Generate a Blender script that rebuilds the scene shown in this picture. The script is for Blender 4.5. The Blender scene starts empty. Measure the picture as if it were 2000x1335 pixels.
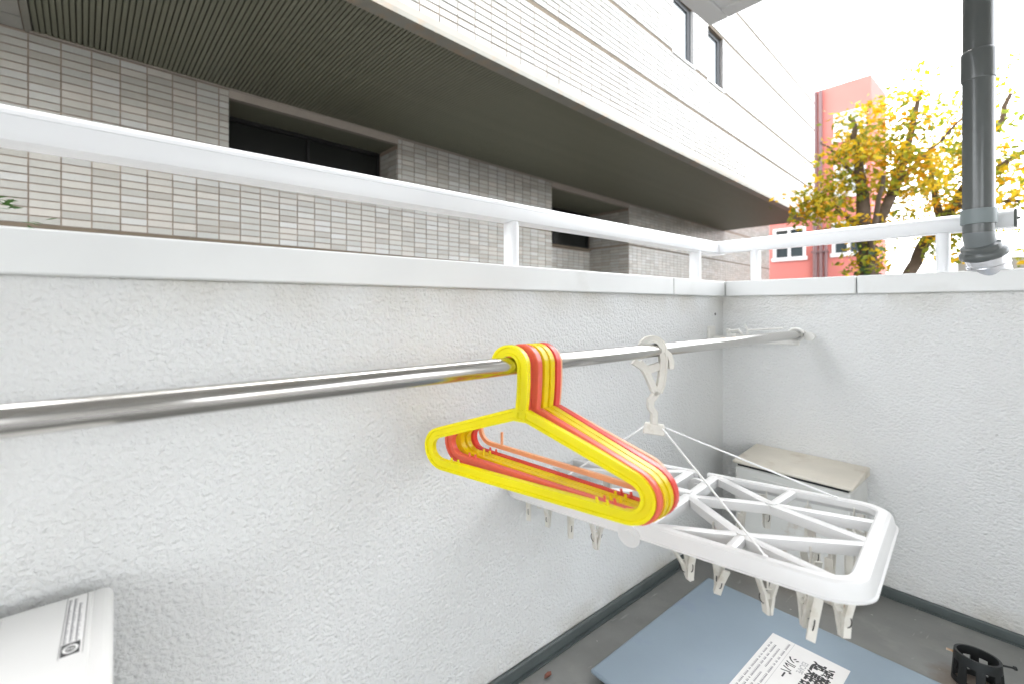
import bpy, bmesh, math, random
from mathutils import Vector, Matrix
random.seed(7)
R = math.radians
sc = bpy.context.scene
col = sc.collection

# ------------------------------------------------------------------ camera
cam_d = bpy.data.cameras.new('camera'); cam = bpy.data.objects.new('camera', cam_d); col.objects.link(cam)
CAM = Vector((-2.2334, -0.8425, 1.015))
cam.location = CAM
cam.rotation_euler = (R(90), R(0.08), R(55.36 - 90))
cam_d.sensor_width = 36.0
cam_d.lens = 854.0 * 36 / 2000
cam_d.shift_x = 0.09
cam_d.shift_y = -0.03325
cam_d.clip_start = 0.02
cam_d.clip_end = 1500
cam_d.dof.use_dof = True
cam_d.dof.focus_distance = 1.2
cam_d.dof.aperture_fstop = 2.6
sc.camera = cam

# ------------------------------------------------------------------ sky and sun (bright overcast day)
SUN_EL, SUN_AZ = R(50), R(55)          # azimuth as compass-like angle of the direction the light comes from
world = bpy.data.worlds.new('World'); sc.world = world; world.use_nodes = True
wn = world.node_tree; wn.nodes.clear()
sky = wn.nodes.new('ShaderNodeTexSky'); sky.sky_type = 'NISHITA'; sky.sun_disc = False
sky.sun_elevation = SUN_EL
sky.dust_density = 4.0; sky.air_density = 1.0; sky.ozone_density = 1.0
hs = wn.nodes.new('ShaderNodeHueSaturation'); hs.inputs['Saturation'].default_value = 0.16
bg = wn.nodes.new('ShaderNodeBackground'); bg.inputs['Strength'].default_value = 0.15
wo = wn.nodes.new('ShaderNodeOutputWorld')
wn.links.new(sky.outputs[0], hs.inputs['Color']); wn.links.new(hs.outputs[0], bg.inputs['Color']); wn.links.new(bg.outputs[0], wo.inputs[0])
sun_d = bpy.data.lights.new('sun', 'SUN'); sun = bpy.data.objects.new('sun', sun_d); col.objects.link(sun)
sun_d.energy = 0.8; sun_d.angle = R(30); sun_d.color = (1.0, 0.97, 0.92)
sdir = Vector((math.cos(SUN_EL) * math.cos(SUN_AZ), math.cos(SUN_EL) * math.sin(SUN_AZ), math.sin(SUN_EL)))
sun.rotation_euler = (-sdir).to_track_quat('-Z', 'Y').to_euler()
sun.location = sdir * 60
sky.sun_rotation = math.atan2(sdir.x, sdir.y)

sc.view_settings.view_transform = 'Standard'
sc.view_settings.look = 'None'
sc.view_settings.gamma = 1.0
sc.view_settings.exposure = 3.48
sc.render.engine = 'CYCLES'
sc.cycles.max_bounces = 8
sc.cycles.diffuse_bounces = 5
sc.cycles.caustics_reflective = False
sc.cycles.caustics_refractive = False

# ------------------------------------------------------------------ materials
def nodes(m): return m.node_tree.nodes, m.node_tree.links
def mat(name, color, rough=0.6, metal=0.0, spec=0.5, var=0.0, vscale=6.0, bump=0.0, bscale=80.0, bdetail=3.0, color2=None,
        c2scale=3.0, c2lo=0.5, c2hi=0.7, rvar=0.0, trans=0.0, stretch=None):
    m = bpy.data.materials.new(name); m.use_nodes = True
    n, l = nodes(m)
    b = n['Principled BSDF']
    b.inputs['Roughness'].default_value = rough; b.inputs['Metallic'].default_value = metal
    b.inputs['Specular IOR Level'].default_value = spec
    tc = n.new('ShaderNodeTexCoord')
    src = tc.outputs['Object']
    if stretch:
        mp = n.new('ShaderNodeMapping'); mp.inputs['Scale'].default_value = stretch
        l.new(src, mp.inputs[0]); src = mp.outputs[0]
    c = n.new('ShaderNodeRGB'); c.outputs[0].default_value = (*color, 1); out = c.outputs[0]
    if color2:
        t = n.new('ShaderNodeTexNoise'); t.inputs['Scale'].default_value = c2scale; t.inputs['Detail'].default_value = 6
        t.inputs['Roughness'].default_value = 0.6
        l.new(src, t.inputs['Vector'])
        mr = n.new('ShaderNodeMapRange'); mr.inputs[1].default_value = c2lo; mr.inputs[2].default_value = c2hi
        l.new(t.outputs[0], mr.inputs[0])
        mx = n.new('ShaderNodeMixRGB'); mx.inputs[2].default_value = (*color2, 1)
        l.new(mr.outputs[0], mx.inputs[0]); l.new(out, mx.inputs[1]); out = mx.outputs[0]
    if var:
        t = n.new('ShaderNodeTexNoise'); t.inputs['Scale'].default_value = vscale; t.inputs['Detail'].default_value = 5
        l.new(src, t.inputs['Vector'])
        mr = n.new('ShaderNodeMapRange'); mr.inputs[1].default_value = 0.25; mr.inputs[2].default_value = 0.75
        mr.inputs[3].default_value = 1 - var; mr.inputs[4].default_value = 1 + var
        l.new(t.outputs[0], mr.inputs[0])
        mx = n.new('ShaderNodeVectorMath'); mx.operation = 'SCALE'
        l.new(out, mx.inputs[0]); l.new(mr.outputs[0], mx.inputs['Scale']); out = mx.outputs[0]
    l.new(out, b.inputs['Base Color'])
    if rvar:
        t = n.new('ShaderNodeTexNoise'); t.inputs['Scale'].default_value = vscale * 2; t.inputs['Detail'].default_value = 5
        l.new(src, t.inputs['Vector'])
        mr = n.new('ShaderNodeMapRange'); mr.inputs[3].default_value = max(0.02, rough - rvar); mr.inputs[4].default_value = rough + rvar
        l.new(t.outputs[0], mr.inputs[0]); l.new(mr.outputs[0], b.inputs['Roughness'])
    if bump:
        t = n.new('ShaderNodeTexNoise'); t.inputs['Scale'].default_value = bscale; t.inputs['Detail'].default_value = bdetail
        l.new(src, t.inputs['Vector'])
        bp = n.new('ShaderNodeBump'); bp.inputs['Strength'].default_value = 1.0; bp.inputs['Distance'].default_value = bump
        l.new(t.outputs[0], bp.inputs['Height']); l.new(bp.outputs[0], b.inputs['Normal'])
    if trans:
        tr = n.new('ShaderNodeBsdfTranslucent'); l.new(out, tr.inputs[0])
        ms = n.new('ShaderNodeMixShader'); ms.inputs[0].default_value = trans
        l.new(b.outputs[0], ms.inputs[1]); l.new(tr.outputs[0], ms.inputs[2])
        l.new(ms.outputs[0], n['Material Output'].inputs[0])
    return m

def stucco_mat():
    m = bpy.data.materials.new('stucco'); m.use_nodes = True
    n, l = nodes(m); b = n['Principled BSDF']; b.inputs['Roughness'].default_value = 0.75; b.inputs['Specular IOR Level'].default_value = 0.25
    tc = n.new('ShaderNodeTexCoord'); src = tc.outputs['Object']
    mp = n.new('ShaderNodeMapping'); mp.inputs['Scale'].default_value = (0.95, 0.95, 1.05); l.new(src, mp.inputs[0])
    a = n.new('ShaderNodeTexNoise'); a.inputs['Scale'].default_value = 140; a.inputs['Detail'].default_value = 2.5; a.inputs['Distortion'].default_value = 0.6
    l.new(mp.outputs[0], a.inputs['Vector'])
    v = n.new('ShaderNodeTexVoronoi'); v.feature = 'SMOOTH_F1'; v.inputs['Scale'].default_value = 115; v.inputs['Smoothness'].default_value = 0.6
    l.new(mp.outputs[0], v.inputs['Vector'])
    ad = n.new('ShaderNodeMath'); ad.operation = 'MULTIPLY_ADD'; ad.inputs[1].default_value = -0.55
    l.new(v.outputs['Distance'], ad.inputs[0]); l.new(a.outputs[0], ad.inputs[2])
    bp = n.new('ShaderNodeBump'); bp.inputs['Strength'].default_value = 1.0; bp.inputs['Distance'].default_value = 0.0046
    l.new(ad.outputs[0], bp.inputs['Height']); l.new(bp.outputs[0], b.inputs['Normal'])
    # very faint blotches of grime plus small dark specks
    g = n.new('ShaderNodeTexNoise'); g.inputs['Scale'].default_value = 2.3; g.inputs['Detail'].default_value = 7; g.inputs['Roughness'].default_value = 0.65
    l.new(src, g.inputs['Vector'])
    mr = n.new('ShaderNodeMapRange'); mr.inputs[1].default_value = 0.52; mr.inputs[2].default_value = 0.8; mr.inputs[4].default_value = 0.35
    l.new(g.outputs[0], mr.inputs[0])
    mx = n.new('ShaderNodeMixRGB'); mx.inputs[1].default_value = (0.74, 0.745, 0.735, 1); mx.inputs[2].default_value = (0.60, 0.59, 0.56, 1)
    l.new(mr.outputs[0], mx.inputs[0])
    s = n.new('ShaderNodeTexNoise'); s.inputs['Scale'].default_value = 38; s.inputs['Detail'].default_value = 3; l.new(src, s.inputs['Vector'])
    sr = n.new('ShaderNodeMapRange'); sr.inputs[1].default_value = 0.73; sr.inputs[2].default_value = 0.80; sr.inputs[4].default_value = 0.5
    l.new(s.outputs[0], sr.inputs[0])
    m2 = n.new('ShaderNodeMixRGB'); m2.inputs[2].default_value = (0.25, 0.24, 0.21, 1)
    l.new(sr.outputs[0], m2.inputs[0]); l.new(mx.outputs[0], m2.inputs[1]); sx = n.new('ShaderNodeSeparateXYZ'); l.new(src, sx.inputs[0])
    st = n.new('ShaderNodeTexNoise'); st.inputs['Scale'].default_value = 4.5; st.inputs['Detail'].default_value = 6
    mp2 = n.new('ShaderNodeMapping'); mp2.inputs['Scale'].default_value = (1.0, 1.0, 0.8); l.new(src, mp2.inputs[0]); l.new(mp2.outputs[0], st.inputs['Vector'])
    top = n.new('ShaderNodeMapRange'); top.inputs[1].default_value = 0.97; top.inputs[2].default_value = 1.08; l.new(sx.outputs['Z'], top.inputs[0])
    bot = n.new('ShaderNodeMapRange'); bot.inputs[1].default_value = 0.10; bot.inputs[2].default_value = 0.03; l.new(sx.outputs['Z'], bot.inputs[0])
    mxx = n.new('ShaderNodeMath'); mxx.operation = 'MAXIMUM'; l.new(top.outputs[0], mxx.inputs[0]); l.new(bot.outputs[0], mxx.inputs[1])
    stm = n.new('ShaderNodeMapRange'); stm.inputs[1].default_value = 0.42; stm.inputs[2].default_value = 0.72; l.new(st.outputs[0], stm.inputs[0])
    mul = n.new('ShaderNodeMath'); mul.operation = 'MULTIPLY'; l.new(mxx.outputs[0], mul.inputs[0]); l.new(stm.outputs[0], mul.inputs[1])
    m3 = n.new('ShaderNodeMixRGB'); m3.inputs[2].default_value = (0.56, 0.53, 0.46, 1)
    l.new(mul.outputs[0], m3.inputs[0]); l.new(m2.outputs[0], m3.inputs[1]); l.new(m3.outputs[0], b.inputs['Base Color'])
    return m

def floor_mat():
    m = mat('floor_coating', (0.235, 0.237, 0.225), 0.42, var=0.16, vscale=9, color2=(0.32, 0.315, 0.29), c2scale=5, c2lo=0.52, c2hi=0.72, rvar=0.12, bump=0.0006, bscale=60)
    n, l = nodes(m); b = n['Principled BSDF']; old = b.inputs['Base Color'].links[0].from_socket
    tc = n.new('ShaderNodeTexCoord')
    v = n.new('ShaderNodeTexVoronoi'); v.inputs['Scale'].default_value = 22; l.new(tc.outputs['Object'], v.inputs['Vector'])
    r = n.new('ShaderNodeMapRange'); r.inputs[1].default_value = 0.07; r.inputs[2].default_value = 0.045; l.new(v.outputs['Distance'], r.inputs[0])
    w = n.new('ShaderNodeTexWhiteNoise'); l.new(v.outputs['Position'], w.inputs['Vector'])
    g = n.new('ShaderNodeMath'); g.operation = 'GREATER_THAN'; g.inputs[1].default_value = 0.72; l.new(w.outputs['Value'], g.inputs[0])
    mu = n.new('ShaderNodeMath'); mu.operation = 'MULTIPLY'; l.new(r.outputs[0], mu.inputs[0]); l.new(g.outputs[0], mu.inputs[1])
    mp = n.new('ShaderNodeMapping'); mp.inputs['Scale'].default_value = (9, 60, 1); mp.inputs['Rotation'].default_value = (0, 0, R(38)); l.new(tc.outputs['Object'], mp.inputs[0])
    s = n.new('ShaderNodeTexNoise'); s.inputs['Scale'].default_value = 1.0; s.inputs['Detail'].default_value = 4; l.new(mp.outputs[0], s.inputs['Vector'])
    sr = n.new('ShaderNodeMapRange'); sr.inputs[1].default_value = 0.66; sr.inputs[2].default_value = 0.78; sr.inputs[4].default_value = 0.75; l.new(s.outputs[0], sr.inputs[0])
    ma = n.new('ShaderNodeMath'); ma.operation = 'MAXIMUM'; l.new(mu.outputs[0], ma.inputs[0]); l.new(sr.outputs[0], ma.inputs[1])
    mx = n.new('ShaderNodeMixRGB'); mx.inputs[2].default_value = (0.48, 0.47, 0.44, 1); l.new(ma.outputs[0], mx.inputs[0]); l.new(old, mx.inputs[1])
    # rust-brown tide mark left by water around the drain
    nz = n.new('ShaderNodeTexNoise'); nz.inputs['Scale'].default_value = 14; nz.inputs['Detail'].default_value = 5; l.new(tc.outputs['Object'], nz.inputs['Vector'])
    di = n.new('ShaderNodeVectorMath'); di.operation = 'DISTANCE'; di.inputs[1].default_value = (-0.355, -0.735, 0); l.new(tc.outputs['Object'], di.inputs[0])
    ad = n.new('ShaderNodeMath'); ad.operation = 'MULTIPLY_ADD'; ad.inputs[1].default_value = 0.13; l.new(nz.outputs[0], ad.inputs[0]); l.new(di.outputs['Value'], ad.inputs[2])
    rr = n.new('ShaderNodeMapRange'); rr.inputs[1].default_value = 0.165; rr.inputs[2].default_value = 0.125; rr.inputs[4].default_value = 0.75; l.new(ad.outputs[0], rr.inputs[0])
    m5 = n.new('ShaderNodeMixRGB'); m5.inputs[2].default_value = (0.17, 0.125, 0.09, 1); l.new(rr.outputs[0], m5.inputs[0]); l.new(mx.outputs[0], m5.inputs[1]); l.new(m5.outputs[0], b.inputs['Base Color'])
    return m

def tile_mat():
    m = bpy.data.materials.new('glazed_tile'); m.use_nodes = True
    n, l = nodes(m); b = n['Principled BSDF']; b.inputs['Roughness'].default_value = 0.35
    oi = n.new('ShaderNodeObjectInfo'); ge = n.new('ShaderNodeNewGeometry')
    a = n.new('ShaderNodeMath'); a.operation = 'ADD'; l.new(oi.outputs['Random'], a.inputs[0]); l.new(ge.outputs['Random Per Island'], a.inputs[1])
    fr = n.new('ShaderNodeMath'); fr.operation = 'FRACT'; l.new(a.outputs[0], fr.inputs[0])
    cr = n.new('ShaderNodeValToRGB'); e = cr.color_ramp.elements
    cr.color_ramp.interpolation = 'LINEAR'
    e[0].position = 0.0; e[0].color = (0.32, 0.305, 0.27, 1)
    e[1].position = 1.0; e[1].color = (0.42, 0.42, 0.395, 1)
    for p, c in ((0.2, (0.36, 0.355, 0.325)), (0.45, (0.405, 0.395, 0.36)), (0.6, (0.44, 0.415, 0.375)), (0.75, (0.37, 0.37, 0.345)), (0.9, (0.455, 0.455, 0.44))):
        x = e.new(p); x.color = (*c, 1)
    l.new(fr.outputs[0], cr.inputs[0])
    tc = n.new('ShaderNodeTexCoord'); t = n.new('ShaderNodeTexNoise'); t.inputs['Scale'].default_value = 9; l.new(tc.outputs['Object'], t.inputs['Vector'])
    mr = n.new('ShaderNodeMapRange'); mr.inputs[3].default_value = 0.9; mr.inputs[4].default_value = 1.1; l.new(t.outputs[0], mr.inputs[0])
    sc_ = n.new('ShaderNodeVectorMath'); sc_.operation = 'SCALE'; l.new(cr.outputs[0], sc_.inputs[0]); l.new(mr.outputs[0], sc_.inputs['Scale'])
    l.new(sc_.outputs[0], b.inputs['Base Color'])
    return m

def leaf_mat():
    m = bpy.data.materials.new('autumn_leaf'); m.use_nodes = True
    n, l = nodes(m); b = n['Principled BSDF']; b.inputs['Roughness'].default_value = 0.5; b.inputs['Specular IOR Level'].default_value = 0.3
    at = n.new('ShaderNodeAttribute'); at.attribute_name = 'leafcol'
    l.new(at.outputs['Color'], b.inputs['Base Color'])
    tr = n.new('ShaderNodeBsdfTranslucent'); l.new(at.outputs['Color'], tr.inputs[0])
    ms = n.new('ShaderNodeMixShader'); ms.inputs[0].default_value = 0.5
    l.new(b.outputs[0], ms.inputs[1]); l.new(tr.outputs[0], ms.inputs[2]); l.new(ms.outputs[0], n['Material Output'].inputs[0])
    return m

M = dict(
    stucco=stucco_mat(), tile=tile_mat(), leaf=leaf_mat(),
    coping=mat('white_coping', (0.74, 0.75, 0.74), 0.38, var=0.03, vscale=5, color2=(0.60, 0.60, 0.57), c2scale=4, c2lo=0.6, c2hi=0.85),
    rail=mat('white_rail', (0.80, 0.81, 0.82), 0.3, var=0.02),
    railend=mat('rail_end_cap', (0.10, 0.11, 0.10), 0.5),
    floor=floor_mat(),
    base=mat('baseboard_coating', (0.092, 0.110, 0.108), 0.4, var=0.15, vscale=12, bump=0.0006, bscale=50),
    hatch=mat('hatch_paint', (0.27, 0.34, 0.40), 0.38, var=0.05, vscale=7, color2=(0.22, 0.27, 0.38), c2scale=3.5, c2lo=0.56, c2hi=0.74, rvar=0.08, bump=0.0003, bscale=140),
    hatchside=mat('hatch_side', (0.10, 0.11, 0.11), 0.5, var=0.2),
    paper=mat('notice_paper', (0.78, 0.77, 0.75), 0.6, var=0.03, vscale=20),
    ink=mat('ink', (0.03, 0.03, 0.03), 0.6),
    greyink=mat('grey_ink', (0.42, 0.42, 0.42), 0.6),
    midink=mat('faded_ink', (0.22, 0.22, 0.23), 0.6),
    steel=mat('stainless', (0.54, 0.525, 0.50), 0.16, metal=1.0, var=0.10, vscale=14, rvar=0.06, color2=(0.42, 0.38, 0.32), c2scale=16, c2lo=0.62, c2hi=0.75, stretch=(0.25, 1, 1)),
    bracket=mat('bracket_paint', (0.74, 0.73, 0.69), 0.4, var=0.06, color2=(0.50, 0.46, 0.38), c2scale=20, c2lo=0.62, c2hi=0.8),
    yellow=mat('yellow_plastic', (0.93, 0.86, 0.015), 0.24, trans=0.34, var=0.03),
    yellow2=mat('deep_yellow_plastic', (0.93, 0.76, 0.01), 0.24, trans=0.34, var=0.03),
    coral=mat('coral_plastic', (0.90, 0.19, 0.13), 0.24, trans=0.28, var=0.04),
    red=mat('red_plastic', (0.86, 0.11, 0.085), 0.24, trans=0.28, var=0.04),
    peach=mat('peach_plastic', (0.90, 0.52, 0.30), 0.35, trans=0.25, var=0.04),
    white=mat('white_plastic', (0.73, 0.73, 0.72), 0.32, var=0.02, trans=0.08),
    oldwhite=mat('weathered_plastic', (0.68, 0.66, 0.60), 0.45, var=0.06, vscale=30, color2=(0.52, 0.48, 0.40), c2scale=30, c2lo=0.58, c2hi=0.75),
    cord=mat('white_cord', (0.80, 0.80, 0.79), 0.6),
    wire=mat('dark_spring_wire', (0.07, 0.065, 0.06), 0.4, metal=0.8),
    pipe=mat('grey_pvc', (0.105, 0.115, 0.114), 0.22, var=0.06, vscale=4, rvar=0.05),
    elbow=mat('faded_pvc', (0.165, 0.185, 0.19), 0.4, var=0.06, vscale=20),
    strap=mat('grey_strap', (0.20, 0.235, 0.24), 0.4, var=0.05),
    foil=mat('silver_sleeve', (0.74, 0.75, 0.78), 0.25, metal=0.7, bump=0.003, bscale=35),
    ac=mat('air_conditioner_paint', (0.69, 0.685, 0.665), 0.42, var=0.03, vscale=10, color2=(0.64, 0.61, 0.55), c2scale=7, c2lo=0.6, c2hi=0.85),
    boxw=mat('cabinet_paint', (0.66, 0.66, 0.63), 0.45, var=0.06, vscale=9, color2=(0.42, 0.30, 0.19), c2scale=6, c2lo=0.66, c2hi=0.78),
    boxlid=mat('cabinet_lid_paint', (0.70, 0.655, 0.565), 0.5, var=0.08, vscale=10, color2=(0.54, 0.47, 0.37), c2scale=9, c2lo=0.6, c2hi=0.8),
    rust=mat('rusty_edge', (0.40, 0.22, 0.10), 0.7, var=0.35, vscale=25, color2=(0.60, 0.56, 0.48), c2scale=14, c2lo=0.45, c2hi=0.62),
    black=mat('black_plastic', (0.018, 0.02, 0.02), 0.45, var=0.2, vscale=30),
    ceiling=mat('slab_paint', (0.82, 0.825, 0.81), 0.6, var=0.03),
    ceiling2=mat('slab_panel_paint', (0.82, 0.82, 0.81), 0.6, var=0.02),
    apt=mat('apartment_wall_paint', (0.72, 0.72, 0.70), 0.7, var=0.03),
    mortar=mat('mortar', (0.265, 0.215, 0.175), 0.85, var=0.15, vscale=15),
    groove=mat('groove_sealant', (0.15, 0.12, 0.085), 0.8, var=0.15),
    lintel=mat('lintel_trim', (0.33, 0.29, 0.25), 0.5, var=0.05),
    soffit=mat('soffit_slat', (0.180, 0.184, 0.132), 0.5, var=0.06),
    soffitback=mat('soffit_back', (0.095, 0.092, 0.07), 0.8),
    fascia=mat('fascia_metal', (0.24, 0.235, 0.20), 0.5, var=0.1, color2=(0.30, 0.23, 0.16), c2scale=4, c2lo=0.5, c2hi=0.65),
    dark=mat('dark_glass', (0.012, 0.013, 0.012), 0.25, spec=0.25),
    frame=mat('dark_window_frame', (0.03, 0.034, 0.038), 0.5),
    darkframe=mat('black_window_frame', (0.012, 0.012, 0.012), 0.6, spec=0.2),
    glass=mat('sky_painted_glass', (0.62, 0.66, 0.68), 0.12),  # bright sky reflection put into the pane colour as an even pale tone
    pinkwin=mat('far_window_glass', (0.05, 0.07, 0.075), 0.08, spec=0.5),
    pink=mat('pink_render', (0.62, 0.20, 0.17), 0.8, var=0.07, vscale=0.8),
    pinkpipe=mat('mauve_pipe', (0.20, 0.12, 0.12), 0.5),
    winwhite=mat('white_window_frame', (0.80, 0.80, 0.79), 0.4),
    bark=mat('bark', (0.10, 0.072, 0.050), 0.9, var=0.35, vscale=6, bump=0.03, bscale=10),
    shrub=mat('shrub_leaf', (0.06, 0.14, 0.03), 0.5, var=0.4, vscale=12, trans=0.3),
    dryleaf=mat('dry_leaf', (0.20, 0.075, 0.05), 0.7, var=0.2, vscale=60),
    ivy=mat('ivy_leaf', (0.05, 0.10, 0.03), 0.5, var=0.4, vscale=9, trans=0.25),
    ground=mat('asphalt', (0.055, 0.055, 0.055), 0.9, var=0.2, vscale=2),
    greywall=mat('grey_render', (0.42, 0.43, 0.45), 0.8, var=0.06, vscale=1.0),
)

# ------------------------------------------------------------------ mesh helpers
class MB:
    def __init__(s): s.v = []; s.f = []
    def add(s, vs, fs):
        o = len(s.v); s.v += [tuple(p) for p in vs]; s.f += [tuple(i + o for i in f) for f in fs]; return s
    def box(s, x0, x1, y0, y1, z0, z1, T=None):
        vs = [(x, y, z) for z in (z0, z1) for y in (y0, y1) for x in (x0, x1)]
        if T: vs = [T(*p) for p in vs]
        return s.add(vs, [(0, 2, 3, 1), (4, 5, 7, 6), (0, 1, 5, 4), (2, 6, 7, 3), (0, 4, 6, 2), (1, 3, 7, 5)])
    def tube(s, pts, r, n=12, caps=True):
        pts = [Vector(p) for p in pts]; rs = r if isinstance(r, (list, tuple)) else [r] * len(pts)
        rings = []; prev = None
        for i, p in enumerate(pts):
            d = (pts[min(i + 1, len(pts) - 1)] - pts[max(i - 1, 0)]).normalized()
            if prev is None:
                a = Vector((0, 0, 1)) if abs(d.z) < 0.9 else Vector((1, 0, 0))
                u = d.cross(a).normalized()
            else:
                u = (prev - d * prev.dot(d)).normalized()
            prev = u; w = d.cross(u)
            rings.append([p + (u * math.cos(2 * math.pi * k / n) + w * math.sin(2 * math.pi * k / n)) * rs[i] for k in range(n)])
        vs = [p for rg in rings for p in rg]; fs = []
        for i in range(len(rings) - 1):
            for k in range(n):
                fs.append((i * n + k, i * n + (k + 1) % n, (i + 1) * n + (k + 1) % n, (i + 1) * n + k))
        if caps:
            fs.append(tuple(reversed(range(n)))); fs.append(tuple(range((len(rings) - 1) * n, len(rings) * n)))
        return s.add(vs, fs)
    def lathe(s, prof, n=32, T=None, closed=False):
        vs = []; m = len(prof)
        for k in range(n):
            a = 2 * math.pi * k / n
            for r, z in prof:
                p = (r * math.cos(a), r * math.sin(a), z); vs.append(T(*p) if T else p)
        fs = []
        for k in range(n):
            k2 = (k + 1) % n
            for i in range(m if closed else m - 1):
                j = (i + 1) % m
                fs.append((k * m + i, k2 * m + i, k2 * m + j, k * m + j))
        return s.add(vs, fs)
    def sweep(s, path, prof, closed=False, side=None, upv=Vector((0, 0, 1))):
        """path: points; prof: (a,b) closed polygon; a along the in-plane side, b along upv"""
        pts = [Vector(p) for p in path]; n = len(prof); N = len(pts)
        for i, p in enumerate(pts):
            if closed: d0 = (p - pts[i - 1]).normalized(); d1 = (pts[(i + 1) % N] - p).normalized()
            else:
                d0 = (p - pts[max(i - 1, 0)]); d1 = (pts[min(i + 1, N - 1)] - p)
                d0 = d0.normalized() if d0.length > 1e-9 else d1.normalized(); d1 = d1.normalized() if d1.length > 1e-9 else d0
            d = (d0 + d1).normalized(); sd = d.cross(upv).normalized()
            k = 1 / max(0.5, math.sqrt(max(0.01, (1 + d0.dot(d1)) / 2)))
            s.v += [tuple(p + sd * a * k + upv * b) for a, b in prof]
        o = len(s.v) - N * n
        for i in range(N if closed else N - 1):
            j = (i + 1) % N
            for q in range(n):
                q2 = (q + 1) % n
                s.f.append((o + i * n + q, o + i * n + q2, o + j * n + q2, o + j * n + q))
        if not closed:
            s.f.append(tuple(o + q for q in reversed(range(n)))); s.f.append(tuple(o + (N - 1) * n + q for q in range(n)))
        return s
    def mesh(s, name, m, smooth=0):
        me = bpy.data.meshes.new(name); me.from_pydata(s.v, [], s.f); me.update()
        bm = bmesh.new(); bm.from_mesh(me); bmesh.ops.recalc_face_normals(bm, faces=bm.faces); bm.to_mesh(me); bm.free()
        if m: me.materials.append(M[m] if isinstance(m, str) else m)
        if smooth:
            me.shade_smooth()
            me.set_sharp_from_angle(angle=R(smooth))
        return me
    def build(s, name, m, parent=None, smooth=0, bevel=0.0, bseg=2, kind=None):
        return link(name, s.mesh(name, m, smooth), parent, bevel, bseg, kind)

def link(name, me, parent=None, bevel=0.0, bseg=2, kind=None):
    o = bpy.data.objects.new(name, me); col.objects.link(o)
    if parent is not None:
        o.parent = parent; pw = Matrix.Identity(4); q = parent
        while q is not None:
            pw = q.matrix_parent_inverse @ q.matrix_basis @ pw if False else (q.matrix_parent_inverse @ q.matrix_basis) @ pw
            q = q.parent
        o.matrix_parent_inverse = pw.inverted()
    if bevel:
        md = o.modifiers.new('bevel', 'BEVEL'); md.width = bevel; md.segments = bseg; md.limit_method = 'ANGLE'; md.angle_limit = R(35)
        md.harden_normals = False
        me.shade_smooth(); me.set_sharp_from_angle(angle=R(40))
    if kind: o['kind'] = kind
    return o

def thing(name, label, cat, loc=(0, 0, 0), rot=None, group=None):
    o = bpy.data.objects.new(name, None); col.objects.link(o); o.location = loc; o.empty_display_size = 0.1
    if rot: o.rotation_euler = rot
    o['label'] = label; o['category'] = cat
    if group: o['group'] = group
    return o
def tag(o, label, cat, group=None):
    o['label'] = label; o['category'] = cat
    if group: o['group'] = group
    return o
def struct(o): o['kind'] = 'structure'; return o

def text_mesh(name, body, size, m, T, parent, bold=0.0, extrude=0.0):
    cu = bpy.data.curves.new(name, 'FONT'); cu.body = body; cu.size = size; cu.offset = bold; cu.extrude = extrude
    cu.resolution_u = 3
    t = bpy.data.objects.new(name, cu); col.objects.link(t)
    dg = bpy.context.evaluated_depsgraph_get(); dg.update()
    me = bpy.data.meshes.new_from_object(t.evaluated_get(dg))
    col.objects.unlink(t); bpy.data.objects.remove(t)
    for v in me.vertices: v.co = Vector(T(v.co.x, v.co.y, v.co.z))
    me.materials.clear(); me.materials.append(M[m])
    return link(name, me, parent)

# ================================================================== SETTING
g = MB(); g.add([(-600, -600, -3.2), (600, -600, -3.2), (600, 600, -3.2), (-600, 600, -3.2)], [(0, 1, 2, 3)])
struct(g.build('ground', 'ground'))

# balcony floor
fl = MB().box(-4.6, 0.0, -1.3, 0.0, -0.18, 0.0)
struct(fl.build('balcony_floor', 'floor'))

# neighbouring tiled building: local frame (s along the facade, t away from us, z above the camera)
TH = R(2.95); BD = Vector((math.cos(TH), math.sin(TH), 0)); BN = Vector((-math.sin(TH), math.cos(TH), 0))
def W(s, t, z): return tuple(CAM + BD * s + BN * t + Vector((0, 0, z)))
D, DE = 5.2, 3.02
ZS = 2.454
PW, PH, JT = 0.2252, 0.0718, 0.0125
SOFF_L, SOFF_R, WALL_R = -0.375, 16.2, 21.2
GZ = -3.2 - CAM.z
nb = thing('tiled_building', 'grey glazed tile building with dark slatted overhang across the narrow gap', 'building', W(8, D, GZ))

OPEN = [(1.295, 3.60), (7.25, 10.26)]
OPEN_LOW = OPEN[1:]      # only the second opening is a full-height recess
ZTOPO = ZS - 0.10          # top of openings (trim strip above)
def rects_minus(s0, s1, holes):
    out = []; a = s0
    for h0, h1 in holes: out.append((a, h0)); a = h1
    out.append((a, s1)); return out
# lower wall backing (mortar colour): piers between openings and trim over the openings
DEPTH = 1.0; ZSILL = 1.47
lw = MB()
for a, b in rects_minus(-4.0, WALL_R, OPEN):
    lw.box(a, b, D, D + DEPTH + 0.2, GZ, ZS + 0.08, W)
lw.box(OPEN[0][0], OPEN[0][1], D, D + DEPTH + 0.2, GZ, ZSILL + 0.02, W)
lw.box(SOFF_R + 0.05, WALL_R, D + 0.001, D + 0.25, ZS + 0.081, 7.0, W)
lower = lw.build('lower_wall', 'mortar', nb)
for a, b in OPEN: MB().box(a, b, D - 0.02, D + 0.05, ZTOPO, ZS + 0.08, W).build('lintel_trim', 'lintel', nb)
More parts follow.
